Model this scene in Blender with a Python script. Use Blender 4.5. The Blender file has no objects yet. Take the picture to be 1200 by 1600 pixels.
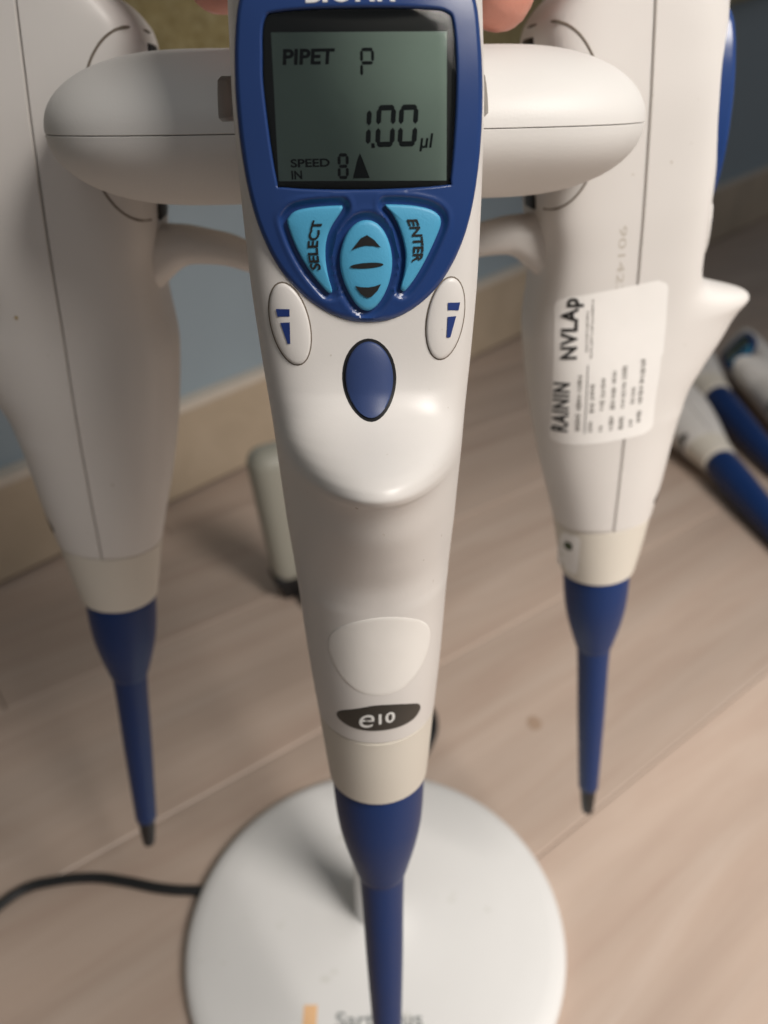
import bpy, bmesh, math, random
import numpy as np
from mathutils import Matrix, Vector

random.seed(4)
R = math.radians
S = bpy.context.scene
COL = S.collection

# ------------------------------------------------------------------ camera
CAMZ = 0.3548
th, om = R(29.25), R(-1.09)
fw = Vector((0, math.cos(th), -math.sin(th)))
r0 = Vector((1, 0, 0)); u0 = Vector((0, math.sin(th), math.cos(th)))
rr = math.cos(om) * r0 + math.sin(om) * u0
uu = -math.sin(om) * r0 + math.cos(om) * u0
cam = bpy.data.cameras.new('camera')
cam.lens = 26.0; cam.sensor_width = 36.0; cam.sensor_fit = 'AUTO'
cam.clip_start = 0.005; cam.clip_end = 60
cam.dof.use_dof = True; cam.dof.focus_distance = 0.124; cam.dof.aperture_fstop = 14.0
co = bpy.data.objects.new('camera', cam); COL.objects.link(co)
m = Matrix((rr, uu, -fw)).transposed().to_4x4(); m.translation = (0, 0, CAMZ)
co.matrix_world = m
S.camera = co

# ------------------------------------------------------------------ light
W = bpy.data.worlds.new('World'); S.world = W; W.use_nodes = True
bg = W.node_tree.nodes['Background']
bg.inputs['Color'].default_value = (0.93, 0.96, 1.0, 1); bg.inputs['Strength'].default_value = 0.155
def lamp(name, loc, target, size, power, color, spread=180):
    l = bpy.data.lights.new(name, 'AREA'); l.shape = 'DISK'; l.size = size; l.energy = power; l.color = color
    l.spread = R(spread)
    o = bpy.data.objects.new(name, l); COL.objects.link(o); o.location = loc
    o.rotation_euler = (Vector(target) - Vector(loc)).to_track_quat('-Z', 'Y').to_euler()
    return o
lamp('ceiling_lamp', (0.50, -0.25, 0.78), (0.26, 0.28, 0.0), 0.42, 3.0, (1.0, 0.935, 0.87), 84)
lamp('soft_fill_lamp', (-0.10, -0.75, 1.75), (-0.05, 0.3, 0.2), 0.6, 1.3, (1.0, 0.94, 0.87))  # added fill with no seen source, for soft gradients on the plastic
S.view_settings.view_transform = 'Standard'; S.view_settings.look = 'None'
S.view_settings.exposure = 0.05; S.view_settings.gamma = 1.0

# ------------------------------------------------------------------ helpers
def tag(o, label=None, cat=None, group=None, kind=None):
    if label: o['label'] = label
    if cat: o['category'] = cat
    if group: o['group'] = group
    if kind: o['kind'] = kind
    return o
def mesh_obj(name, verts, faces, mat, parent=None, smooth=True, angle=35):
    me = bpy.data.meshes.new(name)
    me.from_pydata([tuple(map(float, v)) for v in verts], [], [tuple(map(int, f)) for f in faces])
    bm = bmesh.new(); bm.from_mesh(me); bmesh.ops.recalc_face_normals(bm, faces=bm.faces); bm.to_mesh(me); bm.free()
    if smooth:
        me.shade_smooth(); me.set_sharp_from_angle(angle=R(angle))
    me.materials.append(mat)
    o = bpy.data.objects.new(name, me); COL.objects.link(o)
    if parent: o.parent = parent
    return o
def empty(name, loc=(0, 0, 0), rot=None):
    o = bpy.data.objects.new(name, None); COL.objects.link(o); o.location = loc
    o.empty_display_size = 0.02
    if rot is not None: o.rotation_euler = rot
    return o
def pch(xs, ys):
    """monotone cubic through points"""
    xs = np.array(xs, float); ys = np.array(ys, float)
    h = np.diff(xs); d = np.diff(ys) / h; mm = np.zeros(len(xs))
    for i in range(1, len(xs) - 1):
        if d[i-1] * d[i] > 0:
            w1, w2 = 2*h[i] + h[i-1], h[i] + 2*h[i-1]
            mm[i] = (w1 + w2) / (w1 / d[i-1] + w2 / d[i])
    mm[0], mm[-1] = d[0], d[-1]
    def f(x):
        x = np.clip(np.asarray(x, float), xs[0], xs[-1])
        k = np.clip(np.searchsorted(xs, x) - 1, 0, len(h) - 1)
        t = (x - xs[k]) / h[k]
        return ((1+2*t)*(1-t)**2*ys[k] + t*(1-t)**2*h[k]*mm[k] + t*t*(3-2*t)*ys[k+1] + t*t*(t-1)*h[k]*mm[k+1])
    return f
def closed_spline(pts, n=8):
    P = np.array(pts, float); N = len(P); out = []
    for i in range(N):
        a, b, c, d = P[i-1], P[i], P[(i+1) % N], P[(i+2) % N]
        for k in range(n):
            t = k / n
            out.append(.5*((2*b) + (-a+c)*t + (2*a-5*b+4*c-d)*t*t + (-a+3*b-3*c+d)*t**3))
    return np.array(out)
def resample(P, n, closed=False):
    Q = np.vstack([P, P[:1]]) if closed else P
    l = np.concatenate([[0], np.cumsum(np.linalg.norm(np.diff(Q, axis=0), axis=1))])
    t = np.linspace(0, l[-1], n + 1)[:-1] if closed else np.linspace(0, l[-1], n)
    return np.stack([np.interp(t, l, Q[:, k]) for k in range(Q.shape[1])], 1)
def grid_faces(nr, nc, wrap=True):
    F = []
    for i in range(nr - 1):
        for j in range(nc if wrap else nc - 1):
            k = (j + 1) % nc
            F.append((i*nc+j, i*nc+k, (i+1)*nc+k, (i+1)*nc+j))
    return F
def lathe(name, prof, mat, parent, n=64, mm=True, z0=0.0):
    V, F = [], []
    sc = .001 if mm else 1
    for r, z in prof:
        for j in range(n):
            a = 2*math.pi*j/n; V.append((r*sc*math.cos(a), r*sc*math.sin(a), z*sc + z0))
    F = grid_faces(len(prof), n)
    F.append(tuple(range(n))); F.append(tuple((len(prof)-1)*n + j for j in range(n)))
    return mesh_obj(name, V, F, mat, parent)
def tube(name, pts, rad, mat, parent=None, n=10, steps=8):
    P = np.array(pts, float); Q = []
    ext = np.vstack([2*P[0]-P[1], P, 2*P[-1]-P[-2]])
    for i in range(1, len(ext) - 2):
        a, b, c, d = ext[i-1], ext[i], ext[i+1], ext[i+2]
        for k in range(steps):
            t = k/steps
            Q.append(.5*((2*b) + (-a+c)*t + (2*a-5*b+4*c-d)*t*t + (-a+3*b-3*c+d)*t**3))
    Q.append(P[-1]); Q = np.array(Q)
    T = np.gradient(Q, axis=0); T /= np.linalg.norm(T, axis=1)[:, None]
    up = np.array([0, 0, 1.]) if abs(T[0][2]) < .9 else np.array([1., 0, 0])
    V = []; nrm = up
    for q, t in zip(Q, T):
        nrm = nrm - t*np.dot(nrm, t); nrm /= np.linalg.norm(nrm); b = np.cross(t, nrm)
        for j in range(n):
            a = 2*math.pi*j/n; V.append(q + rad*(math.cos(a)*nrm + math.sin(a)*b))
    F = grid_faces(len(Q), n); F.append(tuple(range(n))); F.append(tuple((len(Q)-1)*n+j for j in range(n)))
    return mesh_obj(name, V, F, mat, parent)
def box_mesh(sx, sy, sz, bev, seg=3):
    bm = bmesh.new(); bmesh.ops.create_cube(bm, size=1)
    bmesh.ops.scale(bm, vec=(sx, sy, sz), verts=bm.verts)
    if bev: bmesh.ops.bevel(bm, geom=list(bm.edges), offset=bev, segments=seg, profile=.5, affect='EDGES')
    return bm
def bm_obj(name, bm, mat, parent=None, angle=35):
    me = bpy.data.meshes.new(name); bm.to_mesh(me); bm.free()
    me.shade_smooth(); me.set_sharp_from_angle(angle=R(angle)); me.materials.append(mat)
    o = bpy.data.objects.new(name, me); COL.objects.link(o)
    if parent: o.parent = parent
    return o
def text2d(body, bold=0.0, shear=0.0, sp=1.0):
    cu = bpy.data.curves.new('t', 'FONT'); cu.body = body; cu.offset = bold; cu.shear = shear; cu.resolution_u = 4; cu.space_character = sp
    o = bpy.data.objects.new('t', cu); COL.objects.link(o)
    dg = bpy.context.evaluated_depsgraph_get(); dg.update()
    me = bpy.data.meshes.new_from_object(o.evaluated_get(dg))
    V = np.array([v.co[:2] for v in me.vertices]); F = [tuple(p.vertices) for p in me.polygons]
    bpy.data.objects.remove(o); bpy.data.curves.remove(cu); bpy.data.meshes.remove(me)
    V -= V.min(0); return V, F
def refine(V, F, mx):
    bm = bmesh.new(); vs = [bm.verts.new((v[0], v[1], 0)) for v in V]
    for f in F:
        try: bm.faces.new([vs[i] for i in f])
        except ValueError: pass
    bmesh.ops.triangulate(bm, faces=bm.faces)
    for _ in range(4):
        ed = [e for e in bm.edges if e.calc_length() > mx]
        if not ed: break
        bmesh.ops.subdivide_edges(bm, edges=ed, cuts=1); bmesh.ops.triangulate(bm, faces=bm.faces)
    bm.verts.index_update(); V2 = np.array([v.co[:2] for v in bm.verts]); F2 = [tuple(v.index for v in f.verts) for f in bm.faces]; bm.free()
    return V2, F2
def fit(V, w=None, h=None):
    sz = V.max(0); s = V.copy()
    kx = w / sz[0] if w else h / sz[1]; ky = h / sz[1] if h else kx
    return s * [kx, ky]

# ------------------------------------------------------------------ materials
def mat(name, col, rough=.4, var=.04, scale=60, bump=.0, bscale=400, spec=.5, dirt=None, coat=0.0, metal=0.0, sub=0.0):
    M = bpy.data.materials.new(name); M.use_nodes = True
    nt = M.node_tree; b = nt.nodes['Principled BSDF']; N = nt.nodes.new; L = nt.links.new
    tc = N('ShaderNodeTexCoord'); nz = N('ShaderNodeTexNoise'); nz.inputs['Scale'].default_value = scale; nz.inputs['Detail'].default_value = 4
    L(tc.outputs['Object'], nz.inputs['Vector'])
    rmp = N('ShaderNodeMix'); rmp.data_type = 'RGBA'
    c = np.array(col)
    rmp.inputs['A'].default_value = (*np.clip(c*(1-var), 0, 1), 1); rmp.inputs['B'].default_value = (*np.clip(c*(1+var), 0, 1), 1)
    L(nz.outputs['Fac'], rmp.inputs['Factor'])
    out = rmp.outputs['Result']
    if dirt:
        n2 = N('ShaderNodeTexNoise'); n2.inputs['Scale'].default_value = dirt[1]; n2.inputs['Detail'].default_value = 2; L(tc.outputs['Object'], n2.inputs['Vector'])
        cr = N('ShaderNodeMapRange'); cr.inputs['From Min'].default_value = dirt[2]; cr.inputs['From Max'].default_value = dirt[2] + .06
        L(n2.outputs['Fac'], cr.inputs['Value'])
        mx = N('ShaderNodeMix'); mx.data_type = 'RGBA'; L(cr.outputs['Result'], mx.inputs['Factor'])
        L(out, mx.inputs['A']); mx.inputs['B'].default_value = (*dirt[0], 1); out = mx.outputs['Result']
    L(out, b.inputs['Base Color'])
    mr = N('ShaderNodeMapRange'); mr.inputs['To Min'].default_value = rough*.72; mr.inputs['To Max'].default_value = min(1, rough*1.32)
    L(nz.outputs['Fac'], mr.inputs['Value']); L(mr.outputs['Result'], b.inputs['Roughness'])
    b.inputs['Specular IOR Level'].default_value = spec; b.inputs['Metallic'].default_value = metal
    b.inputs['Coat Weight'].default_value = coat; b.inputs['Coat Roughness'].default_value = .08
    if sub:
        b.inputs['Subsurface Weight'].default_value = sub; b.inputs['Subsurface Radius'].default_value = (.006, .002, .001); b.inputs['Subsurface Scale'].default_value = 1
    if bump:
        n3 = N('ShaderNodeTexNoise'); n3.inputs['Scale'].default_value = bscale; n3.inputs['Detail'].default_value = 3; L(tc.outputs['Object'], n3.inputs['Vector'])
        bp = N('ShaderNodeBump'); bp.inputs['Strength'].default_value = bump; bp.inputs['Distance'].default_value = .0004
        L(n3.outputs['Fac'], bp.inputs['Height']); L(bp.outputs['Normal'], b.inputs['Normal'])
    return M
WHITE = mat('white_plastic', (.685, .66, .632), .38, .03, 45, .035, 2500, dirt=((.40, .34, .27), 420, .745))
COLLAR = mat('cream_plastic', (.66, .62, .545), .45, .03, 60, .08, 2500)
CREAM = mat('carousel_plastic', (.72, .705, .68), .52, .03, 40, .08, 2000)
BASEW = mat('base_plastic', (.74, .74, .73), .38, .04, 25, .10, 900, dirt=((.66, .66, .63), 60, .69))
BLUE = mat('blue_bezel', (.018, .050, .18), .24, .08, 60, .008, 1500)
NAVY = mat('blue_nozzle', (.008, .031, .125), .42, .10, 60, .06, 1800, spec=.28)
TRIG = mat('trigger_blue', (.026, .050, .15), .45, .08, 120, .06, 5000)
CYAN = mat('cyan_rubber', (.075, .37, .60), .5, .06, 120, .12, 3000)
BLACK = mat('black_rubber', (.008, .008, .009), .5, .2, 80, .1, 900)
INK = mat('black_ink', (.012, .012, .012), .5, .1, 80)
INKB = mat('blue_ink', (.012, .035, .17), .45, .1, 80)
GREYINK = mat('grey_ink', (.24, .225, .21), .6, .15, 300)
WINK = mat('white_ink', (.78, .78, .76), .5, .04, 80)
LCD = mat('lcd_glass_green', (.40, .515, .45), .45, .10, 90, spec=.3, dirt=((.55, .52, .42), 500, .765))
SEG = mat('lcd_segment', (.008, .014, .014), .5, .1, 80, spec=.2)
WELL = mat('display_well_shade', (.010, .010, .009), .5, .2, 60)
PAPER = mat('white_paper', (.86, .845, .82), .6, .02, 200, .08, 6000)
STICK = mat('sticker_paper', (.80, .775, .735), .6, .02, 200, .06, 6000)
BADGE = mat('badge_charcoal', (.030, .027, .022), .42, .2, 150)
GAP = mat('joint_shadow', (.16, .13, .10), .6, .1, 80)
ENGR = mat('engraved_plastic', (.50, .46, .40), .5, .05, 80)
POSTM = mat('pale_grey_plastic', (.38, .375, .32), .42, .05, 40, .1, 800)
SKIN = mat('skin', (.60, .26, .19), .45, .12, 120, .35, 700, sub=.12)
CORD = mat('black_cord', (.010, .011, .012), .45, .2, 80)
ORANGE = mat('orange_ink', (.82, .52, .28), .5, .03, 80)
GLASS = bpy.data.materials.new('display_cover'); GLASS.use_nodes = True
nt = GLASS.node_tree; nt.nodes.remove(nt.nodes['Principled BSDF'])
tb = nt.nodes.new('ShaderNodeBsdfTransparent'); gb = nt.nodes.new('ShaderNodeBsdfGlossy'); fr = nt.nodes.new('ShaderNodeFresnel'); mx = nt.nodes.new('ShaderNodeMixShader')
nzg = nt.nodes.new('ShaderNodeTexNoise'); nzg.inputs['Scale'].default_value = 250
bpg = nt.nodes.new('ShaderNodeBump'); bpg.inputs['Strength'].default_value = .05; bpg.inputs['Distance'].default_value = .002
nt.links.new(nzg.outputs['Fac'], bpg.inputs['Height']); nt.links.new(bpg.outputs['Normal'], gb.inputs['Normal'])
fr.inputs['IOR'].default_value = 1.5; gb.inputs['Roughness'].default_value = .07; tb.inputs['Color'].default_value = (.95, .97, .95, 1)
nt.links.new(fr.outputs[0], mx.inputs[0]); nt.links.new(tb.outputs[0], mx.inputs[1]); nt.links.new(gb.outputs[0], mx.inputs[2])
nt.links.new(mx.outputs[0], nt.nodes['Material Output'].inputs['Surface'])

def wood(name, c1, c2, c3, stretch=14, scale=9, rough=.5, axis='X'):
    M = bpy.data.materials.new(name); M.use_nodes = True
    nt = M.node_tree; b = nt.nodes['Principled BSDF']; N = nt.nodes.new; L = nt.links.new
    tc = N('ShaderNodeTexCoord'); oi = N('ShaderNodeObjectInfo'); add = N('ShaderNodeVectorMath'); add.operation = 'ADD'
    mul = N('ShaderNodeVectorMath'); mul.operation = 'SCALE'; mul.inputs['Scale'].default_value = 37
    cmb = N('ShaderNodeCombineXYZ'); L(oi.outputs['Random'], cmb.inputs['X']); L(oi.outputs['Random'], cmb.inputs['Y']); L(cmb.outputs[0], mul.inputs[0])
    L(tc.outputs['Object'], add.inputs[0]); L(mul.outputs[0], add.inputs[1])
    mp = N('ShaderNodeMapping'); mp.inputs['Scale'].default_value = (1, stretch, stretch) if axis == 'X' else (stretch, stretch, 1)
    L(add.outputs[0], mp.inputs['Vector'])
    n1 = N('ShaderNodeTexNoise'); n1.inputs['Scale'].default_value = scale; n1.inputs['Detail'].default_value = 8; n1.inputs['Roughness'].default_value = .62; n1.inputs['Distortion'].default_value = .6
    L(mp.outputs[0], n1.inputs['Vector'])
    n2 = N('ShaderNodeTexNoise'); n2.inputs['Scale'].default_value = scale*.35; n2.inputs['Detail'].default_value = 3; L(mp.outputs[0], n2.inputs['Vector'])
    cr = N('ShaderNodeValToRGB'); e = cr.color_ramp.elements
    e[0].position = .30; e[0].color = (*c1, 1); e[1].position = .70; e[1].color = (*c3, 1)
    k = e.new(.5); k.color = (*c2, 1)
    L(n1.outputs['Fac'], cr.inputs['Fac'])
    mx = N('ShaderNodeMix'); mx.data_type = 'RGBA'; mx.blend_type = 'MULTIPLY'; mx.inputs['Factor'].default_value = 1
    mr = N('ShaderNodeMapRange'); mr.inputs['From Min'].default_value = .3; mr.inputs['From Max'].default_value = .7; mr.inputs['To Min'].default_value = .86; mr.inputs['To Max'].default_value = 1.08
    L(n2.outputs['Fac'], mr.inputs['Value']); L(cr.outputs[0], mx.inputs['A']); L(mr.outputs[0], mx.inputs['B'])
    mx2 = N('ShaderNodeMix'); mx2.data_type = 'RGBA'; mx2.blend_type = 'MULTIPLY'; mx2.inputs['Factor'].default_value = 1
    mr2 = N('ShaderNodeMapRange'); mr2.inputs['To Min'].default_value = .93; mr2.inputs['To Max'].default_value = 1.06; L(oi.outputs['Random'], mr2.inputs['Value'])
    L(mx.outputs['Result'], mx2.inputs['A']); L(mr2.outputs[0], mx2.inputs['B'])
    L(mx2.outputs['Result'], b.inputs['Base Color'])
    b.inputs['Roughness'].default_value = rough
    bp = N('ShaderNodeBump'); bp.inputs['Strength'].default_value = .25; bp.inputs['Distance'].default_value = .001
    L(n1.outputs['Fac'], bp.inputs['Height']); L(bp.outputs['Normal'], b.inputs['Normal'])
    return M
PLANK = wood('pale_floor_wood', (.455, .345, .28), (.495, .39, .32), (.535, .435, .365), 12, 4, .45)
SKIRT = wood('skirting_wood', (.46, .37, .265), (.50, .405, .295), (.54, .44, .325), 6, 3, .5)
SKTOP = mat('skirting_top_pale', (.66, .59, .50), .5, .06, 60)  # paler tone for the top edge of the board
KHAKI = wood('khaki_board', (.24, .19, .07), (.34, .28, .13), (.44, .38, .21), 9, 16, .6)
WALL = mat('blue_grey_wall', (.31, .375, .42), .7, .05, 14, .25, 300)

# ------------------------------------------------------------------ floor, wall
PA = R(37.0); pd = Vector((math.cos(PA), math.sin(PA), 0)); pn = Vector((-math.sin(PA), math.cos(PA), 0))
PWID, PLEN = .148, 1.22
floor = mesh_obj('floor', [(-3, -2.5, -.012), (5, -2.5, -.012), (5, 6, -.012), (-3, 6, -.012)], [(0, 1, 2, 3)], GAP, smooth=False)
tag(floor, kind='structure')
bm = box_mesh(PLEN - .0006, PWID - .0006, .010, .0007, 1)
pme = bpy.data.meshes.new('plank'); bm.to_mesh(pme); bm.free(); pme.materials.append(PLANK)
jl = Vector((.0817, .2562, 0)); j0 = jl.dot(pn)
for i in range(-5, 10):
    vrow = j0 + (i + .5)*PWID
    off = -.35 + 1.25*max(0, vrow - .25) + random.uniform(-.04, .04) + PLEN/2
    for k in range(-2, 3):
        c = pn * (j0 + (i + .5) * PWID) + pd * (k * PLEN + off)
        o = bpy.data.objects.new('plank', pme); COL.objects.link(o); o.parent = floor
        o.location = (c.x, c.y, -.005); o.rotation_euler = (0, 0, PA)
WA = R(51.85); wd = Vector((math.cos(WA), math.sin(WA), 0)); wn = Vector((-math.sin(WA), math.cos(WA), 0)); WD = .575
def wallpt(t, h, d): # along wall, height, distance behind the skirting face
    p = wd * t + wn * (WD + d); return (p.x, p.y, h)
def wall_prism(name, pts, d0, d1, mat, parent=None, bev=.0):
    n = len(pts); V = [wallpt(t, h, d0) for t, h in pts] + [wallpt(t, h, d1) for t, h in pts]
    F = [tuple(range(n)), tuple(range(n, 2*n))] + [(i, (i+1) % n, n + (i+1) % n, n + i) for i in range(n)]
    o = mesh_obj(name, V, F, mat, parent, smooth=False)
    return o
wall = wall_prism('wall', [(-1.2, -.01), (4.2, -.01), (4.2, 2.2), (-1.2, 2.2)], .016, .10, WALL); tag(wall, kind='structure')
hs = lambda t: .0845 + .0262 * t
sk = empty('skirting_board', wallpt(.5, 0, 0)); tag(sk, 'beige wooden skirting board along the blue grey wall', 'skirting board')
def skpart(name, pts, d0, d1, mat):
    o = wall_prism(name, pts, d0, d1, mat); bpy.context.view_layer.update()
    o.parent = sk; o.matrix_parent_inverse = Matrix.Translation(sk.location).inverted(); return o
skpart('board', [(-1.1, .004), (4.1, .004), (4.1, hs(4.1) - .006), (-1.1, hs(-1.1) - .006)], 0, .0155, SKIRT)
skpart('top_edge', [(-1.1, hs(-1.1) - .0058), (4.1, hs(4.1) - .0058), (4.1, hs(4.1) + .002), (-1.1, hs(-1.1) + .002)], -.002, .0155, SKTOP)
kb = wall_prism('wall_board', [(-.6, .165), (3.2, .690), (3.2, 1.2), (-.6, 1.0)], -.008, .0155, KHAKI)
tag(kb, 'khaki wood-grained board fixed on the wall above the blue grey part', 'board')

# ------------------------------------------------------------------ pipette geometry (mm: x lateral, s down the axis, off forward)
LEN = 300.0
def P(x, s, off): return (x*.001, -off*.001, (LEN - s)*.001)
wF = pch([-24, -20, -12, 0, 10, 25, 45, 60, 75, 93, 110, 128, 146, 158, 170.7], [13, 15.5, 17.5, 18.6, 19.2, 19.8, 19.6, 18.9, 18.0, 17.5, 16.4, 15.4, 14.0, 13.1, 12.0])
fF = pch([-24, -22, -15, 0, 30, 60, 62, 65, 67.2, 69, 70.4, 71.8, 73.2, 74.6, 76, 77.2, 78.3, 79.6, 82, 88, 95, 103, 112, 120, 136, 146, 158, 170.7],
         [9, 13, 19, 22.4, 23, 22.7, 22.8, 23.3, 24.5, 26.3, 28.8, 32.6, 37, 40.4, 42.2, 42.6, 42.0, 40.6, 38.6, 35.2, 30.6, 26.0, 23.6, 22.2, 19.6, 17.4, 15.2, 12.3])
bF = pch([-8, -6, -3.5, -1, 2.5, 6, 46, 55, 63, 80, 96, 118, 138, 146, 158, 170.7], [2.5, 9, 15, 18.5, 21.3, 22.2, 22, 21, 21.5, 24.2, 23.6, 20.8, 16.9, 15.4, 13.8, 12.1])
nF = pch([-24, 30, 52, 63, 77, 90, 105, 120, 146, 170.7], [5, 6, 5.6, 5.0, 4.0, 2.9, 2.3, 2.15, 2.1, 2.0])
def hookE(s): return np.where((np.asarray(s) > 60) & (np.asarray(s) < 108), np.maximum(0, fF(s) - 22.7 - .065*np.maximum(0, np.asarray(s) - 90)), 0.)
nB = pch([-8, 30, 60, 100, 146, 170.7], [4.5, 5, 4, 2.6, 2.1, 2.0])
yS = pch([-24, 100, 146], [2.4, 1.6, .4])
def front(x, s):
    n = nF(s); u = np.abs(x) / wF(s); q = np.clip(1 - u**n, 0, 1); E = hookE(s); return (fF(s) - E) * q**(1/n) + E * np.clip(1 - u*u, 0, 1)**1.4
def sideX(off, s):
    if off >= 0: n, d = nF(s), fF(s)
    else: n, d = nB(s), bF(s)
    return wF(s) * np.clip(1 - (abs(off)/d)**n, 0, 1)**(1/n)
def arc(s, n, depth, NS, ridge=0.):
    a = np.linspace(0, math.pi, 361); w = wF(s)
    x = w * np.sign(np.cos(a)) * np.abs(np.cos(a))**(2/n); y = depth * np.abs(np.sin(a))**(2/n)
    if ridge: y = y * (depth - ridge)/depth + ridge*np.clip(1 - (x/w)**2, 0, 1)**1.4
    return resample(np.stack([x, y], 1), NS)
def shell(name, which, parent):
    NS = 81
    if which == 'front': S_ = np.concatenate([np.arange(-24, -15, .7), np.arange(-15, 60, 1.5), np.arange(60, 64, .5), np.arange(64, 81, .25), np.arange(81, 90, .5), np.arange(90, 145.4, 1.2), [145.3, 145.6]])
    else: S_ = np.concatenate([np.arange(-8, 8, .5), np.arange(8, 145.2, 1.6), [145.3, 145.6]])
    V = []
    for i, s in enumerate(S_):
        ys = float(yS(s)); g = 1.0
        if s > 145.5: g = .985
        if which == 'front':
            A = arc(s, float(nF(s)), float(fF(s)), NS, float(hookE(s))) * g
            y = np.maximum(A[:, 1], ys + .42); L = np.stack([A[:, 0], y], 1)
            e = np.array([[abs(L[0, 0]) - .55, ys + .17]]); L = np.vstack([e, L, e * [-1, 1]])
        else:
            A = arc(s, float(nB(s)), float(bF(s)), NS) * g; A[:, 1] *= -1
            L = np.vstack([[[A[0, 0], ys - .42]], A, [[A[-1, 0], ys - .42]]])
            e = np.array([[abs(A[0, 0]) - .55, ys - .17]]); L = np.vstack([e, L, e * [-1, 1]])
        V += [P(x, s, y) for x, y in L]
    nc = NS + (2 if which == 'front' else 4)
    F = grid_faces(len(S_), nc); F.append(tuple(range(nc))); F.append(tuple((len(S_)-1)*nc + j for j in range(nc)))
    return mesh_obj(name, V, F, WHITE, parent, angle=50)
def section_loft(name, S_, fn, mat, parent, NS=72):
    V = []
    a = np.linspace(0, 2*math.pi, NS + 1)[:-1]
    for s in S_:
        w, f, b = fn(s)
        for t in a: V.append(P(w*math.cos(t), s, (f if math.sin(t) >= 0 else b)*math.sin(t)))
    F = grid_faces(len(S_), NS); F.append(tuple(range(NS))); F.append(tuple((len(S_)-1)*NS + j for j in range(NS)))
    return mesh_obj(name, V, F, mat, parent)
# front-face drawings (x, s)
BEZ = [(-16.62, 9.51), (-17.62, 14.02), (-18.11, 18.71), (-18.25, 23.57), (-18.1, 28.62), (-17.57, 33.88), (-16.34, 39.37), (-14.1, 44.63), (-11.1, 48.63), (-7.7, 51.45), (-3.68, 53.32), (0, 53.9),
       (3.65, 53.6), (7.3, 52.1), (10.8, 49.4), (13.6, 45.6), (15.7, 41.0), (16.95, 36.0), (17.65, 30.8), (17.95, 25.5), (17.9, 20.0), (17.45, 14.4), (16.6, 9.6), (14.3, 5.2), (9, 2.2), (0, 1.2), (-9, 2.2), (-14.3, 5.2)]
WIN = [(-13.1, 12.2), (-10.59, 11.26), (-.17, 11.1), (9.44, 11.21), (12.25, 11.61), (13.15, 12.9), (13.63, 17.54), (13.59, 24.43), (13.01, 32.58), (12.2, 33.6), (.38, 33.94), (-11.65, 33.4), (-13.06, 32.1), (-13.89, 21.54), (-13.77, 16.84)]
SEL = [(-11.93, 38.13), (-11.66, 37.51), (-10.58, 36.69), (-8.1, 36.23), (-4.09, 36.06), (-3.48, 36.23), (-3.68, 36.85), (-5.36, 39.11), (-6.2, 41.24), (-6.41, 43.87), (-6.09, 46.59), (-5.65, 48.45), (-5.98, 48.86), (-6.77, 48.31), (-9.15, 45.16), (-10.77, 42.02), (-11.6, 39.62)]
ENT = [(3.07, 36.3), (3.48, 36.1), (7.1, 36.34), (9.86, 36.96), (11.27, 37.89), (11.58, 38.96), (11.1, 40.46), (9.53, 43.71), (7.67, 46.81), (6.01, 48.84), (5.41, 48.81), (5.29, 48.34), (5.87, 46.05), (6.09, 43.57), (5.73, 41.35), (4.92, 38.96), (3.92, 37.25)]
OVA = [(.1, 38.2), (1.7, 38.75), (2.97, 40.3), (3.75, 42.6), (3.9, 45.0), (3.45, 47.3), (2.5, 49.5), (1.2, 51.2), (-.2, 51.8), (-1.6, 51.1), (-2.8, 49.3), (-3.7, 47.2), (-4.2, 44.8), (-4.0, 42.5), (-3.05, 40.2), (-1.6, 38.7)]
selS, entS, ovaS = closed_spline(SEL, 4), closed_spline(ENT, 4), closed_spline(OVA, 5)
d0 = pch([-2, 1, 2.5, 6, 13, 23, 34, 40, 47, 54], [21.5, 22.4, 23.1, 24.3, 25.2, 25.7, 25.4, 25.0, 24.3, 23.5])
def domeD(x, s): return d0(s) - .0075*x*x
def seg_dist(p, poly):
    a = poly; b = np.roll(poly, -1, 0); d = b - a
    t = np.clip(((p - a)*d).sum(1) / (d*d).sum(1), 0, 1); q = a + d*t[:, None]
    dist = np.sqrt(((p - q)**2).sum(1)).min()
    x, y = p; ins = False
    c = ((a[:, 1] > y) != (b[:, 1] > y))
    if c.any():
        xi = a[c, 0] + (y - a[c, 1]) * (b[c, 0]-a[c, 0])/(b[c, 1]-a[c, 1]); ins = (np.sum(x < xi) % 2) == 1
    return -dist if ins else dist
def bezD(x, s):
    D = float(domeD(x, s))
    if s > 34.5 and abs(x) < 14:
        d = min(seg_dist(np.array([x, s]), q) for q in (selS, entS, ovaS))
        t = np.clip((1.25 - d) / .7, 0, 1); t = t*t*(3-2*t)
        lip = math.exp(-((d - 1.5)/.35)**2)
        D += -.75*t + .14*lip
    return D
def polar(poly, c, ang):
    v = poly - c; a = np.arctan2(v[:, 1], v[:, 0]); rr_ = np.hypot(v[:, 0], v[:, 1]); o = np.argsort(a); a, rr_ = a[o], rr_[o]
    a = np.concatenate([a - 2*math.pi, a, a + 2*math.pi]); rr_ = np.tile(rr_, 3)
    return np.interp(ang, a, rr_)
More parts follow.
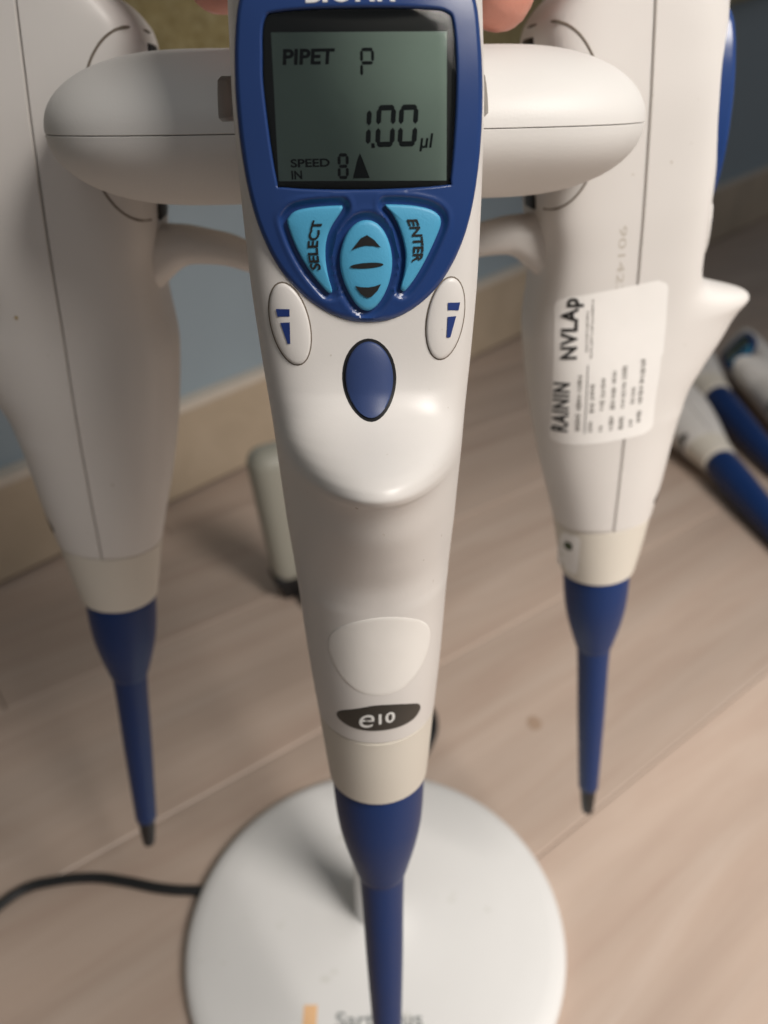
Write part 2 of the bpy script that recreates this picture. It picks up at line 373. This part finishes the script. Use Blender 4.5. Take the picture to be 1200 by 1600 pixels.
def make_bezel(parent):
    N, K = 300, 44
    ang = np.linspace(-math.pi, math.pi, N + 1)[:-1]; c = np.array([0, 24.])
    ro = polar(closed_spline(BEZ, 12), c, ang); ri = polar(closed_spline(WIN, 12), c, ang)
    V = []
    def ring(r, fn):
        for k in range(N):
            x = r[k]*math.cos(ang[k]); s = c[1] + r[k]*math.sin(ang[k]); V.append(P(x, s, fn(x, s)))
    ring(ri + .05, lambda x, s: 23.25); ring(ri, lambda x, s: domeD(x, s) - .5); ring(ri + .12, lambda x, s: domeD(x, s) - .12)
    for k in range(K + 1):
        t = k/K; r = ri + .4 + (ro - .9 - ri - .4)*t; ring(r, bezD)
    ring(ro - .45, lambda x, s: domeD(x, s) - .22); ring(ro - .12, lambda x, s: domeD(x, s) - .65); ring(ro, lambda x, s: domeD(x, s) - 1.2)
    ring(ro, lambda x, s: min(front(x, s), domeD(x, s) - 1.3) - .6)
    return mesh_obj('bezel', V, grid_faces(K + 8, N), BLUE, parent, angle=60)
def patch(name, outline, center, hfn, mat, parent, thick=.15, dome=0., rings=8, spl=4, power=4, inset=.0):
    """domed button or flat sticker with its own rim, following a surface hfn(x, s)"""
    Q = closed_spline(outline, spl) if spl else np.array(outline, float)
    c = np.array(center, float); N = len(Q); V = []
    for q in Q: V.append(P(q[0], q[1], hfn(q[0], q[1]) - .6))
    for k in range(rings + 1):
        t = 1 - (k/rings)**1.6 if k else 1.0
        t = max(t, .0)
        if k == rings: break
        for q in Q:
            x, s = c + (q - c)*(t if k else 1.0)
            V.append(P(x, s, hfn(x, s) + (thick + dome*(1 - t**power) if k else thick*.55)))
    F = grid_faces(rings + 1, N)
    V.append(P(c[0], c[1], hfn(c[0], c[1]) + thick + dome)); l = len(V) - 1
    F += [(rings*N + j, rings*N + (j+1) % N, l) for j in range(N)]
    return mesh_obj(name, V, F, mat, parent, angle=60)
def poly_print(name, polys, hfn, mat, parent, lift=.1):
    V, F = [], []
    for pl in polys:
        b = len(V); V += [P(x, s, hfn(x, s) + lift) for x, s in pl]; F.append(tuple(range(b, b+len(pl))))
    o = mesh_obj(name, V, F, mat, parent, smooth=False)
    bm = bmesh.new(); bm.from_mesh(o.data); bmesh.ops.triangulate(bm, faces=bm.faces); bm.to_mesh(o.data); bm.free()
    return o
def text_print(name, body, place, mat, parent, hfn, w=None, h=None, bold=0., shear=0., lift=.1, back=False):
    V, F = text2d(body, bold, shear); V = fit(V, w, h)
    Q = [place(*v) for v in V]
    return mesh_obj(name, [P(x, s, hfn(x, s) + lift) for x, s in Q], F, mat, parent, smooth=False)
def seven(ch, x, s, w, h, t, sl=.08):
    on = {'0': 'abcdef', '1': 'bc', '8': 'abcdefg', 'P': 'abefg'}[ch]; g = .12*t + .12
    out = []; hh = h/2
    def H(y):
        return [(x+g, y), (x+g+t*.5, y-t*.5), (x+w-g-t*.5, y-t*.5), (x+w-g, y), (x+w-g-t*.5, y+t*.5), (x+g+t*.5, y+t*.5)]
    def Vv(xx, y0, y1):
        return [(xx, y0+g), (xx+t*.5, y0+g+t*.5), (xx+t*.5, y1-g-t*.5), (xx, y1-g), (xx-t*.5, y1-g-t*.5), (xx-t*.5, y0+g+t*.5)]
    for k in on:
        q = {'a': lambda: H(s+t*.5), 'g': lambda: H(s+hh), 'd': lambda: H(s+h-t*.5), 'f': lambda: Vv(x+t*.5, s+t*.3, s+hh), 'b': lambda: Vv(x+w-t*.5, s+t*.3, s+hh),
             'e': lambda: Vv(x+t*.5, s+hh, s+h-t*.3), 'c': lambda: Vv(x+w-t*.5, s+hh, s+h-t*.3)}[k]()
        out.append([(a + sl*(s + h - b), b) for a, b in q])
    return out

def make_pipette():
    root = empty('electronic_pipette')
    shell('front_shell', 'front', root); shell('rear_shell', 'rear', root)
    # contact pad at the back of the head
    bmx = box_mesh(.010, .003, .040, .001, 2); bmesh.ops.translate(bmx, vec=P(0, 25, -21.4), verts=bmx.verts); bm_obj('contact_pad', bmx, BLACK, root)
    # round joint line on both sides of the rear shell
    for sx in (-1, 1):
        pts = []
        for a in np.linspace(-88, 88, 25):
            off = -22.0 + 12.6*math.cos(R(a)); s = 23.2 + 20.6*math.sin(R(a)); off = max(off, -21.7)
            pts.append(P(sx*(float(sideX(off, s)) - .12), s, off))
        tube('joint_line', pts, .00032, GAP, root, n=6, steps=3)
    make_bezel(root)
    # display
    flat = lambda x, s: 23.3
    well = patch('display_well', WIN, (0, 23), lambda x, s: 23.15, WELL, root, thick=.05)  # dark plate around the LCD, shade under the window rim in its colour
    lc = patch('display', [(-12.35, 13.6), (12.35, 13.75), (12.5, 33.0), (-12.8, 32.5)], (0, 23), flat, LCD, root, thick=.1, spl=0)
    lv = lambda x, s: 23.42
    seg = seven('1', .05, 22.95, 1.0, 5.3, .72) + seven('0', 1.75, 22.75, 2.85, 5.5, .72) + seven('0', 5.05, 22.75, 2.85, 5.5, .72) + seven('P', -.1, 15.6, 2.0, 3.7, .42, .02) + seven('8', -3.95, 28.95, 1.65, 3.5, .45, .03)
    seg.append([(1.2, 27.7), (1.7, 27.7), (1.75, 28.35), (1.2, 28.35)])
    seg.append([(-.52, 29.0), (-.1, 29.9), (.85, 32.4), (-1.72, 32.4), (-.95, 29.9)])
    poly_print('display_digits', seg, lv, SEG, lc, .02)
    text_print('display_lettering', 'PIPET', lambda a, b: (-11.05 + a, 17.55 - b), SEG, lc, lv, 7.5, 1.95, .035, .1, .02)
    text_print('display_lettering', 'SPEED', lambda a, b: (-10.85 + a, 30.72 - b), SEG, lc, lv, 5.8, 1.15, .03, 0, .02)
    text_print('display_lettering', 'IN', lambda a, b: (-10.85 + a, 32.33 - b), SEG, lc, lv, 1.6, 1.2, .03, 0, .02)
    text_print('display_lettering', '\u00b5l', lambda a, b: (8.35 + a, 28.95 - b), SEG, lc, lv, 2.1, 2.4, .02, .15, .02)
    patch('display_cover', [(x*.992, 23 + (s-23)*.992) for x, s in WIN], (0, 23), lambda x, s: domeD(x, s) - .45, GLASS, root, thick=.1, rings=8)
    text_print('maker_lettering', 'BIOHIT', lambda a, b: (-7.3 + a, 10.45 - b), WINK, root, domeD, 13.2, 3.0, .03, 0, .06)
    # blue pad buttons
    hb = lambda x, s: domeD(x, s) - .35
    sb = patch('select_button', SEL, (-8.2, 40.3), hb, CYAN, root, .55, .25)
    eb = patch('enter_button', ENT, (8.0, 40.3), hb, CYAN, root, .55, .25)
    ob = patch('scroll_button', OVA, (-.1, 44.6), hb, CYAN, root, .6, .45, spl=5)
    ht = lambda x, s: hb(x, s) + .83
    def sel_place(a, b, L=7.2):
        t = a/L; bend = -1.15*math.sin(math.pi*t)*.55
        return (-7.15 + .75*t + bend - b, 45.2 - a)
    text_print('lettering', 'SELECT', sel_place, INK, sb, ht, 7.2, 1.65, .03)
    def ent_place(a, b, L=6.3):
        t = a/L; return (6.45 + 1.15*t - .35*t*t + .5*math.sin(math.pi*t) + b - .3, 38.25 + a)
    text_print('lettering', 'ENTER', ent_place, INK, eb, ht, 6.3, 1.65, .03)
    hv = lambda x, s: hb(x, s) + 1.02
    bar = [(-.09 + 2.6*math.cos(a), 44.75 + .42*math.sin(a) - .1*math.cos(a)) for a in np.linspace(0, 2*math.pi, 25)[:-1]]
    poly_print('arrow_up', [closed_spline([(-2.4, 42.42), (-.91, 40.72), (.06, 40.27), (1.13, 40.99), (2.15, 42.16), (1.12, 41.9), (-.25, 41.8), (-1.4, 42.05)], 1)], hv, INK, ob, .12)
    poly_print('dash', [bar], hv, INK, ob, .12)
    poly_print('arrow_down', [[(-2.05, 47.73), (-1.11, 47.96), (.06, 48.05), (1.1, 47.9), (2.08, 47.58), (1.47, 48.65), (.6, 49.45), (.05, 49.66), (-.45, 49.5), (-1.14, 49.03)]], hv, INK, ob, .12)
    # white i buttons, each in a fine dark joint
    for sx in (-1, 1):
        cx, cs = 12.75*sx, 53.8; out, rim = [], []
        for a in np.linspace(0, 2*math.pi, 33)[:-1]:
            ex, es = 3.15*math.cos(a), 6.5*math.sin(a)
            out.append((cx + ex + sx*(-.12)*es, cs + es)); rim.append((cx + ex*1.075 + sx*(-.12)*es, cs + es*1.04))
        patch('button_joint', rim, (cx, cs), front, GAP, root, .03, 0, spl=1)
        ib = patch('index_button', out, (cx, cs), front, WHITE, root, .35, .35, spl=2)
        hi = lambda x, s: front(x, s) + .72
        mk = [[(-14.82, 51.2), (-12.59, 51.21), (-12.67, 52.37), (-14.63, 52.41)], [(-14.27, 53.39), (-12.71, 53.3), (-12.89, 56.77), (-13.33, 56.75)]]
        if sx > 0: mk = [[(12.97, 51.07), (15.07, 51.18), (14.84, 52.42), (12.98, 52.25)], [(12.96, 53.33), (14.44, 53.31), (13.48, 56.7), (12.84, 56.68)]]
        poly_print('index_mark', mk, hi, INKB, ib, .1)
    # trigger
    lens = lambda kx, ks, c: [(c[0] + kx*math.copysign(abs(math.cos(a))**1.03, math.cos(a)), c[1] + ks*math.sin(a)) for a in np.linspace(0, 2*math.pi, 41)[:-1]]
    tc = (-.15, 62.9)
    patch('trigger_socket', lens(4.55, 6.5, tc), tc, front, BLACK, root, .05, -.1, spl=1)
    patch('trigger', lens(4.0, 6.0, tc), tc, lambda x, s: float(front(x, s)), TRIG, root, .5, .9, spl=1, power=2.5, rings=12)
    # finger rest at the back
    V = []; cl = pch([13, 17, 22, 30, 38, 45, 49, 50.5], [59, 57, 54.2, 51.2, 51.6, 53.3, 54.9, 55.6]); ht_ = pch([13, 17, 22, 30, 38, 45, 49, 50.5], [13.5, 11.5, 8.0, 4.7, 4.0, 3.7, 2.6, .4]); wt_ = pch([13, 22, 38, 47, 50.5], [11, 9.5, 8.5, 6.5, 1])
    OO = np.concatenate([np.arange(13, 48, 1.), [48, 48.8, 49.5, 50, 50.4]])
    for o_ in OO:
        for a in np.linspace(0, 2*math.pi, 37)[:-1]:
            V.append(P(float(wt_(o_))*math.copysign(abs(math.cos(a))**.75, math.cos(a)), float(cl(o_)) + float(ht_(o_))*math.copysign(abs(math.sin(a))**.85, math.sin(a)), -o_))
    F = grid_faces(len(OO), 36); F.append(tuple(range(36))); F.append(tuple((len(OO)-1)*36 + j for j in range(36)))
    mesh_obj('finger_rest', V, F, WHITE, root)
    # collar, nozzle, tip
    cs_ = [146.0, 146.1, 146.5, 147.5, 150, 155, 160, 164, 166.8, 167.8, 168.2]
    def cfn(s):
        k = .985 if s < 146.05 else (.96 if s > 168.1 else 1.0); return (wF(s)*k, fF(s)*k, bF(s)*k)
    section_loft('collar', cs_, cfn, COLLAR, root)
    rn = pch([167.8, 170, 177, 184, 190, 196, 200, 203.4, 204.6, 206, 240, 284], [11.4, 11.6, 11.4, 10.9, 10.0, 8.7, 7.7, 6.8, 6.3, 6.15, 5.35, 4.15])
    ns = np.concatenate([np.arange(167.8, 202, 1.1), np.arange(202, 208, .4), np.arange(208, 284, 6), [283.4, 284]])
    section_loft('nozzle', ns, lambda s: ((rn(s) if s < 283.9 else 3.8),)*3, NAVY, root, 56)
    tp = [(284.0, 3.3), (285, 3.3), (292, 3.0), (298.5, 2.5), (299.6, 2.2), (300, 1.6)]
    section_loft('nozzle_tip', [a for a, b in tp], lambda s: (dict(tp)[s],)*3, BLACK, root, 32)
    # model badge above the collar
    bd = [(-9.3, 138.6), (-8.1, 136.4), (-4.2, 134.1), (-.56, 133.0), (4, 133.6), (7.73, 135.5), (8.9, 137.0), (9.0, 138.6), (7.7, 140.2), (5.35, 140.8), (2.26, 141.0), (-.7, 141.1), (-3.6, 141.1), (-6.48, 140.8), (-8.5, 140.0)]
    b = patch('model_badge', bd, (-.2, 137.4), front, BADGE, root, .12, 0, rings=10)
    hbdg = lambda x, s: front(x, s) + .12
    text_print('model_lettering', 'e', lambda a, c: (-4.5 + a, 139.7 - c - .08*(-4.5+a)), WINK, b, hbdg, 3.3, 4.1, .0, .25, .08)
    text_print('model_lettering', '10', lambda a, c: (-.3 + a, 138.9 - c - .12*(a)), WINK, b, hbdg, 3.5, 3.3, .02, 0, .08)
    return root

def copy_tree(o, parent=None):
    c = o.copy(); COL.objects.link(c); c.parent = parent
    for ch in list(o.children): copy_tree(ch, c)
    return c
pip = make_pipette()
tag(pip, 'upright electronic pipette showing 1.00 on its grey display, round white sticker on the handle', 'pipette', 'pipettes of the charging stand')
X0, Y0, HS, RHO, TAU, PHC = -.00798, .21587, .01953, .06807, R(5.41), R(3.61)
def hang(o, phi):
    out = Vector((math.sin(phi), -math.cos(phi), 0))
    ax = Vector((0, 0, -math.cos(TAU))) + out*math.sin(TAU)
    o.location = Vector((X0, Y0, HS + CAMZ)) + out*RHO + ax*.300
    o.rotation_mode = 'XYZ'
    o.rotation_euler = (Matrix.Rotation(phi, 3, 'Z') @ Matrix.Rotation(-TAU, 3, 'X')).to_euler()
right = copy_tree(pip); hang(right, PHC + math.pi/2)
left = copy_tree(pip); hang(left, PHC - math.pi/2)
hang(pip, PHC)
tag(right, 'upright electronic pipette on the stand with a white printed calibration label on its side', 'pipette', 'pipettes of the charging stand')
tag(left, 'upright electronic pipette on the stand with bare unlabelled side, small tan spot near its hook', 'pipette', 'pipettes of the charging stand')
# round blank sticker on the centre handle
stk = [(.45 + 10.5*math.cos(a)*(1 - .03*math.sin(3*a)), 119.6 + 10.7*math.sin(a)*(1 + .02*math.cos(2*a+.6))) for a in np.linspace(0, 2*math.pi, 41)[:-1]]
s_ = patch('round_sticker', stk, (.45, 119.6), front, STICK, pip, .12, 0, rings=10, spl=1)
s_['label'] = 'blank round white sticker on the handle'
# calibration label on the right pipette's side (near side is -x)
def PS(off, s, lift): return ((-float(sideX(off, s)) - lift)*.001, -off*.001, (LEN - s)*.001)
def side_patch(name, o0, o1, s0, s1, mat, parent, lift, nx=48, ns=40, rad=3.0, wavy=0):
    V, F = [], []
    for i in range(ns + 1):
        for j in range(nx + 1):
            a, b = j/nx, i/ns
            s = s0 + (s1 - s0)*b
            e0, e1 = o0, o1
            d = min(s - s0, s1 - s)
            if d < rad: k = rad - math.sqrt(max(0, rad*rad - (rad - d)**2)); e0 += k; e1 -= k
            if wavy: e1 -= wavy*(max(0, math.sin(b*9 + 1))*.5 + (.8 if b > .45 else 0)*1.0)
            V.append(PS(e0 + (e1 - e0)*a, s + .06*(o1-o0)*(.5 - a), lift))
    for i in range(ns):
        for j in range(nx):
            q = i*(nx+1) + j; F.append((q, q+1, q+nx+2, q+nx+1))
    return mesh_obj(name, V, F, mat, parent)
lab = side_patch('calibration_label', -19.6, 10.8, 65.3, 111.5, PAPER, right, .12, wavy=.6)
lab['label'] = 'white printed calibration label wrapped on the side'
def side_text(body, o_top, s_start, length, height, mat, bold=.0, parent=lab, sh=0):
    V, F = text2d(body, bold, sh, 1.12); V, F = refine(fit(V, length, height), F, .9)
    return mesh_obj('label_lettering', [PS(o_top - b, s_start - a, .27) for a, b in V], F, mat, parent, smooth=False)
side_text('NVLAp', -12.4, 84.0, 17.5, 5.6, INK, .035)
side_text('RAININ', -15.2, 107.6, 16.4, 4.2, INK, .03)
def dash(o_, s_a, s_b, w, mat=GREYINK):
    V = []; n = 8
    for k in range(n + 1):
        s = s_a + (s_b - s_a)*k/n; V += [PS(o_ - w/2, s, .22), PS(o_ + w/2, s, .22)]
    return mesh_obj('label_print', V, [(2*k, 2*k+1, 2*k+3, 2*k+2) for k in range(n)], mat, lab)
dash(-10.6, 108, 86, .22, INK)
for o_, rows in [(-12.6, [(107, 101), (100, 94.5), (94, 88.5)]), (-9.0, [(107.5, 103.5), (101, 97.5), (96.8, 91.5)]), (-6.0, [(107.5, 105.5), (100.5, 97), (96.3, 90)]), (-3.0, [(107.5, 102.5), (100.5, 97.5), (97, 93), (92.3, 88)]), (0, [(107.5, 103), (100.5, 97.5), (97, 92), (91.3, 87)]), (2.9, [(107, 104.5), (99.5, 97.5), (97, 94)]), (5.2, [(106, 101.8), (99.8, 94), (93.4, 86)]), (-11.2, [(82, 70)]), (-9.9, [(84, 67)])]:
    for a, b in rows:
        n = max(2, int((a - b)/.95))
        for k in range(n):
            q0 = a - (a-b)*k/n; q1 = q0 - (a-b)/n*random.uniform(.45, .8); dash(o_ + random.uniform(-.1, .1), q0, q1, random.uniform(.8, 1.4) if o_ < -11.5 or o_ > -9.5 else .5)
# engraved serial number
V, F = text2d('901423', .0); V = fit(V, 17.5, 2.0)
mesh_obj('serial_number', [PS(-4.0 + b, 49.2 + a, .03) for a, b in V], F, ENGR, right, smooth=False)

# ------------------------------------------------------------------ charging stand
st = empty('charging_stand', (X0, Y0, 0), (0, 0, PHC))
tag(st, 'white pipette charging stand with round weighted base, post and lobed carousel', 'stand')
prof = [(0.01, 16), (9, 16), (11.5, 14.6), (15, 13.4), (24, 12.4), (45, 11.6), (70, 10.6), (82, 9.6), (87, 8.4), (89.6, 6.6), (90.6, 4.2), (90.5, 1.6), (89.5, .4), (88, .0), (0.01, .0)]
base = lathe('base', prof, BASEW, st, 128)
lathe('post', [(9.4, 15.5), (9.2, 22), (9.0, 60), (9.0, 330)], BASEW, st, 48)
ZC = (CAMZ - .0053)*1000
hub = lathe('hub', [(.01, ZC - 13), (36, ZC - 13), (42, ZC - 11), (44.2, ZC - 7), (44.2, ZC + 7), (42, ZC + 11), (36, ZC + 13), (.01, ZC + 13)], CREAM, st, 96)
A_, EX = 65.5, 4.0
def sq(psi, c):
    d = np.array([math.cos(psi), math.sin(psi)]); lo, hi = 0, 120
    for _ in range(40):
        mid = (lo+hi)/2; q = c + d*mid
        if (abs(q[0]/A_)**EX + abs(q[1]/A_)**EX) < 1: lo = mid
        else: hi = mid
    return lo
def lobe_shell(sign):
    c = np.array([21.3, 21.3]); V = []; NP, NT = 49, 22
    for i in range(NP):
        psi = math.pi/2*i/(NP-1); Rr = sq(psi, c); d = np.array([math.cos(psi), math.sin(psi)])
        pr = [(1.0, .07), (Rr - .15, .07)]
        for k in range(NT + 1):
            t = math.pi/2*k/NT
            pr.append((Rr - 30 + 30*math.cos(t)**(2/2.1), .18 + 14.46*math.sin(t)**(2/2.1)))
        pr += [(1.0, 14.64)]
        for r_, z in pr:
            q = c + d*r_; V.append((q[0]*.001, q[1]*.001, (ZC + sign*z)*.001))
    nc = NT + 4
    F = grid_faces(NP, nc); F.append(tuple(range(nc))); F.append(tuple((NP-1)*nc + j for j in range(nc)))
    return V, F
for sgn in (1, -1):
    V, F = lobe_shell(sgn)
    lo = mesh_obj('lobe_shell', V, F, CREAM, st, angle=40)
    if sgn > 0:                                   # pocket beside each pipette slot
        cut = []
        for a, b, c_, d_ in ((20, 24.3, 44, 90), (44, 90, 20, 24.3)):
            bmx = box_mesh((b-a)*.001, (d_-c_)*.001, .0072, .0006, 1); bmesh.ops.translate(bmx, vec=((a+b)*.0005, (c_+d_)*.0005, (ZC + 5.6)*.001), verts=bmx.verts)
            k_ = bm_obj('cutter', bmx, CREAM); cut.append(k_); mo = lo.modifiers.new('cut', 'BOOLEAN'); mo.object = k_; mo.operation = 'DIFFERENCE'; mo.solver = 'EXACT'
        st_m = lo.matrix_parent_inverse.copy(); lo.parent = None; bpy.context.view_layer.update()
        dg = bpy.context.evaluated_depsgraph_get(); me2 = bpy.data.meshes.new_from_object(lo.evaluated_get(dg))
        lo.modifiers.clear(); lo.data = me2; me2.set_sharp_from_angle(angle=R(40)); lo.parent = st
        for k_ in cut: bpy.data.objects.remove(k_)
    for k in range(1, 4):
        c = lo.copy(); COL.objects.link(c); c.rotation_euler = (0, 0, k*math.pi/2)
# print on the base
Vt, Ft = text2d('Sartorius', .012); Vt = fit(Vt, 37, 6.2)
def on_base(x, y, lift=.12):
    v = Matrix.Rotation(-PHC, 2) @ Vector((x - X0*1000, y - Y0*1000)); r_ = v.length
    z = np.interp(r_, [9, 11.5, 15, 24, 45, 70, 82], [16, 14.6, 13.4, 12.4, 11.6, 10.6, 9.6]) + lift
    return (v.x*.001, v.y*.001, z*.001)
mesh_obj('maker_lettering', [on_base(-24.8 + a, 166.6 + b) for a, b in Vt], Ft, mat('grey_print', (.20, .22, .22), .5), base, smooth=False)
mesh_obj('maker_mark', [on_base(x, y) for x, y in [(-38.8, 164), (-32.9, 164), (-32.9, 170), (-32.9, 176), (-38.8, 176), (-38.8, 170)]], [(0, 1, 2, 5), (5, 2, 3, 4)], ORANGE, base, smooth=False)

# ------------------------------------------------------------------ other things on the floor
cab = tube('power_cord', [(-.33, .10, .003), (-.245, .165, .003), (-.208, .215, .003), (-.1912, .2369, .003), (-.1738, .2430, .003), (-.1542, .2444, .003), (-.1367, .2418, .003), (-.1191, .2379, .003), (-.1022, .2362, .003), (-.07, .236, .0035), (-.03, .24, .0035)], .0026, CORD)
cab = tag(cab, 'thin black power cord lying on the floor, running in under the round base', 'cord')
lp = tube('cable_loop', [(.0, .285, .004), (.012, .303, .006), (.020, .314, .012), (.0275, .330, .017), (.026, .352, .012), (.012, .375, .005), (-.02, .42, .004), (-.055, .468, .004), (-.068, .488, .006)], .0032, CORD)
tag(lp, 'short black cable arching up from the floor behind the round base', 'cable')
pb = empty('adapter_block', (-.075, .5, 0), (R(0), R(-4), R(24)))
tag(pb, 'pale grey rounded plastic block standing upright on a black foot by the skirting', 'block')
bmx = box_mesh(.042, .034, .118, .014, 6); bmesh.ops.translate(bmx, vec=(.003, 0, .075), verts=bmx.verts)
for v in bmx.verts:
    k = .80 + .2*min(1, max(0, (v.co.z - .016)/.11)); v.co.x *= k; v.co.y *= k
bm_obj('housing', bmx, POSTM, pb)
bmx = box_mesh(.036, .024, .026, .004, 3); bmesh.ops.translate(bmx, vec=(.002, 0, .0125), verts=bmx.verts)
for v in bmx.verts:
    k = .55 + .45*min(1, max(0, v.co.z/.018)); v.co.x *= k; v.co.y *= k
bm_obj('foot', bmx, BLACK, pb)

# pipettes lying on the floor by the wall
WIDE = None
def lay(collar, d, roll, sc, label, tilt=4.2, wide=True):
    global WIDE
    o = copy_tree(pip)
    drop = ('round_sticker', 'nozzle', 'finger_rest', 'contact_pad') if wide else ('round_sticker',)
    for ch in list(o.children):
        if ch.name.startswith(drop): bpy.data.objects.remove(ch)
    if wide:
        if WIDE is None:
            rw = pch([170.3, 172, 185, 205, 240, 285, 296, 300], [11.3, 11.6, 11.6, 11.0, 9.6, 7.4, 6.6, 5.6])
            n_ = section_loft('nozzle', np.concatenate([[170.3, 171, 172], np.arange(175, 298, 4), [298.5, 299.6, 300]]), lambda s: (float(rw(s)),)*3, NAVY, o, 48); WIDE = n_.data
        else:
            n_ = bpy.data.objects.new('nozzle', WIDE); COL.objects.link(n_); n_.parent = o
    d = Vector((d[0], d[1], 0)).normalized()
    zl = -d
    zl = (zl*math.cos(R(tilt)) + Vector((0, 0, 1))*math.sin(R(tilt))).normalized()   # local +z towards the head, head raised
    side = zl.cross(Vector((0, 0, 1))).normalized(); up = side.cross(zl).normalized()
    y = (side*math.cos(R(roll)) + up*math.sin(R(roll))).normalized(); x = y.cross(zl)
    Mx = Matrix((x, y, zl)).transposed()
    o.rotation_euler = Mx.to_euler(); o.scale = (sc, sc, sc)
    tip = Vector((collar[0], collar[1], 0)) + d*.130*sc
    o.location = (tip.x, tip.y, (.0075 if wide else .004)*sc)
    return tag(o, label, 'pipette', 'pipettes lying on the floor')
lay((.346, .682), (.03, -1), 0, 1.34, 'electronic pipette lying on the floor, nearest of the lying ones to the stand')
lay((.415, .862), (-.02, -1), 0, 1.44, 'electronic pipette lying on the floor between two other lying pipettes')
lay((.468, .760), (-.17, -1), -37, 1.40, 'electronic pipette lying on the floor with its dark display turned to the stand', wide=False)

# ------------------------------------------------------------------ hand holding the carousel from above
def skin_body(name, chains, mat):
    V, E, Rd = [], [], []; idx = {}
    def vid(p):
        k = tuple(round(c, 4) for c in p[:3])
        if k not in idx: idx[k] = len(V); V.append(p[:3]); Rd.append(p[3])
        return idx[k]
    for ch in chains:
        ids = [vid(p) for p in ch]
        E += [(a, b) for a, b in zip(ids, ids[1:])]
    me = bpy.data.meshes.new(name); me.from_pydata([(a*.001, b*.001, c*.001 + CAMZ) for a, b, c in V], E, [])
    o = bpy.data.objects.new(name, me); COL.objects.link(o)
    mo = o.modifiers.new('Skin', 'SKIN'); mo.use_smooth_shade = True
    for i, sv in enumerate(me.skin_vertices[0].data):
        sv.radius = (Rd[i]*.001,)*2; sv.use_root = (i == 0)
    ss = o.modifiers.new('Sub', 'SUBSURF'); ss.levels = 2; ss.render_levels = 3
    bpy.context.view_layer.update()
    dg = bpy.context.evaluated_depsgraph_get(); m2 = bpy.data.meshes.new_from_object(o.evaluated_get(dg))
    o.modifiers.clear(); o.data = m2; m2.materials.clear(); m2.materials.append(mat); m2.shade_smooth()
    return o
wr = (6, 275, 150, 25); pc = (4, 240, 112, 24)
hand = skin_body('hand', [
    [wr, pc], [wr, (10, 330, 215, 30), (14, 400, 300, 36)],
    [pc, (-18, 218, 92, 15), (-38, 200, 66, 10.5), (-35, 187, 40, 9), (-28.5, 181, 15.0, 8.6)],
    [pc, (22, 212, 92, 13), (36, 196, 66, 9.6), (31, 187, 38, 9), (22.5, 182, 11.0, 8.8)],
    [pc, (18, 226, 86, 13), (32, 222, 58, 9.4), (36, 220, 38, 8.8), (33, 217, 22, 7.8)],
    [pc, (10, 246, 82, 12), (20, 252, 56, 9.0), (24, 250, 36, 8.4), (22, 246, 22, 7.4)],
    [pc, (-6, 256, 84, 11), (0, 268, 60, 8.2), (4, 266, 44, 7.4), (4, 262, 32, 6.6)],
], SKIN)
tag(hand, "person's hand reaching down to grip the top of the carousel, fingertips behind the display", 'hand')

# small marks: pale tag on the right collar, tan spot on the left pipette, faint round mark on the floor
ct = side_patch('collar_tag', -14.2, -9.6, 147.5, 165, PAPER, right, .15, nx=8, ns=12, rad=.8)
side_patch('tag_mark', -13.4, -11.6, 151, 155, mat('dark_green_ink', (.05, .07, .03), .6), ct, .3, nx=4, ns=6, rad=1)
V = [((float(sideX(12.9, 69.1)) + .06)*.001, (-12.9 + .45*math.cos(a))*.001, (LEN - 69.1 + .5*math.sin(a))*.001) for a in np.linspace(0, 2*math.pi, 13)[:-1]]
mesh_obj('stain', V, [tuple(range(12))], mat('tan_stain', (.40, .29, .12), .6), left, smooth=False)
V = [(.0947 + .0045*math.cos(a), .350 + .006*math.sin(a), .0003) for a in np.linspace(0, 2*math.pi, 25)[:-1]]
mesh_obj('knot', V, [tuple(range(24))], mat('knot_brown', (.37, .265, .195), .5, .06, 200), floor, smooth=False)
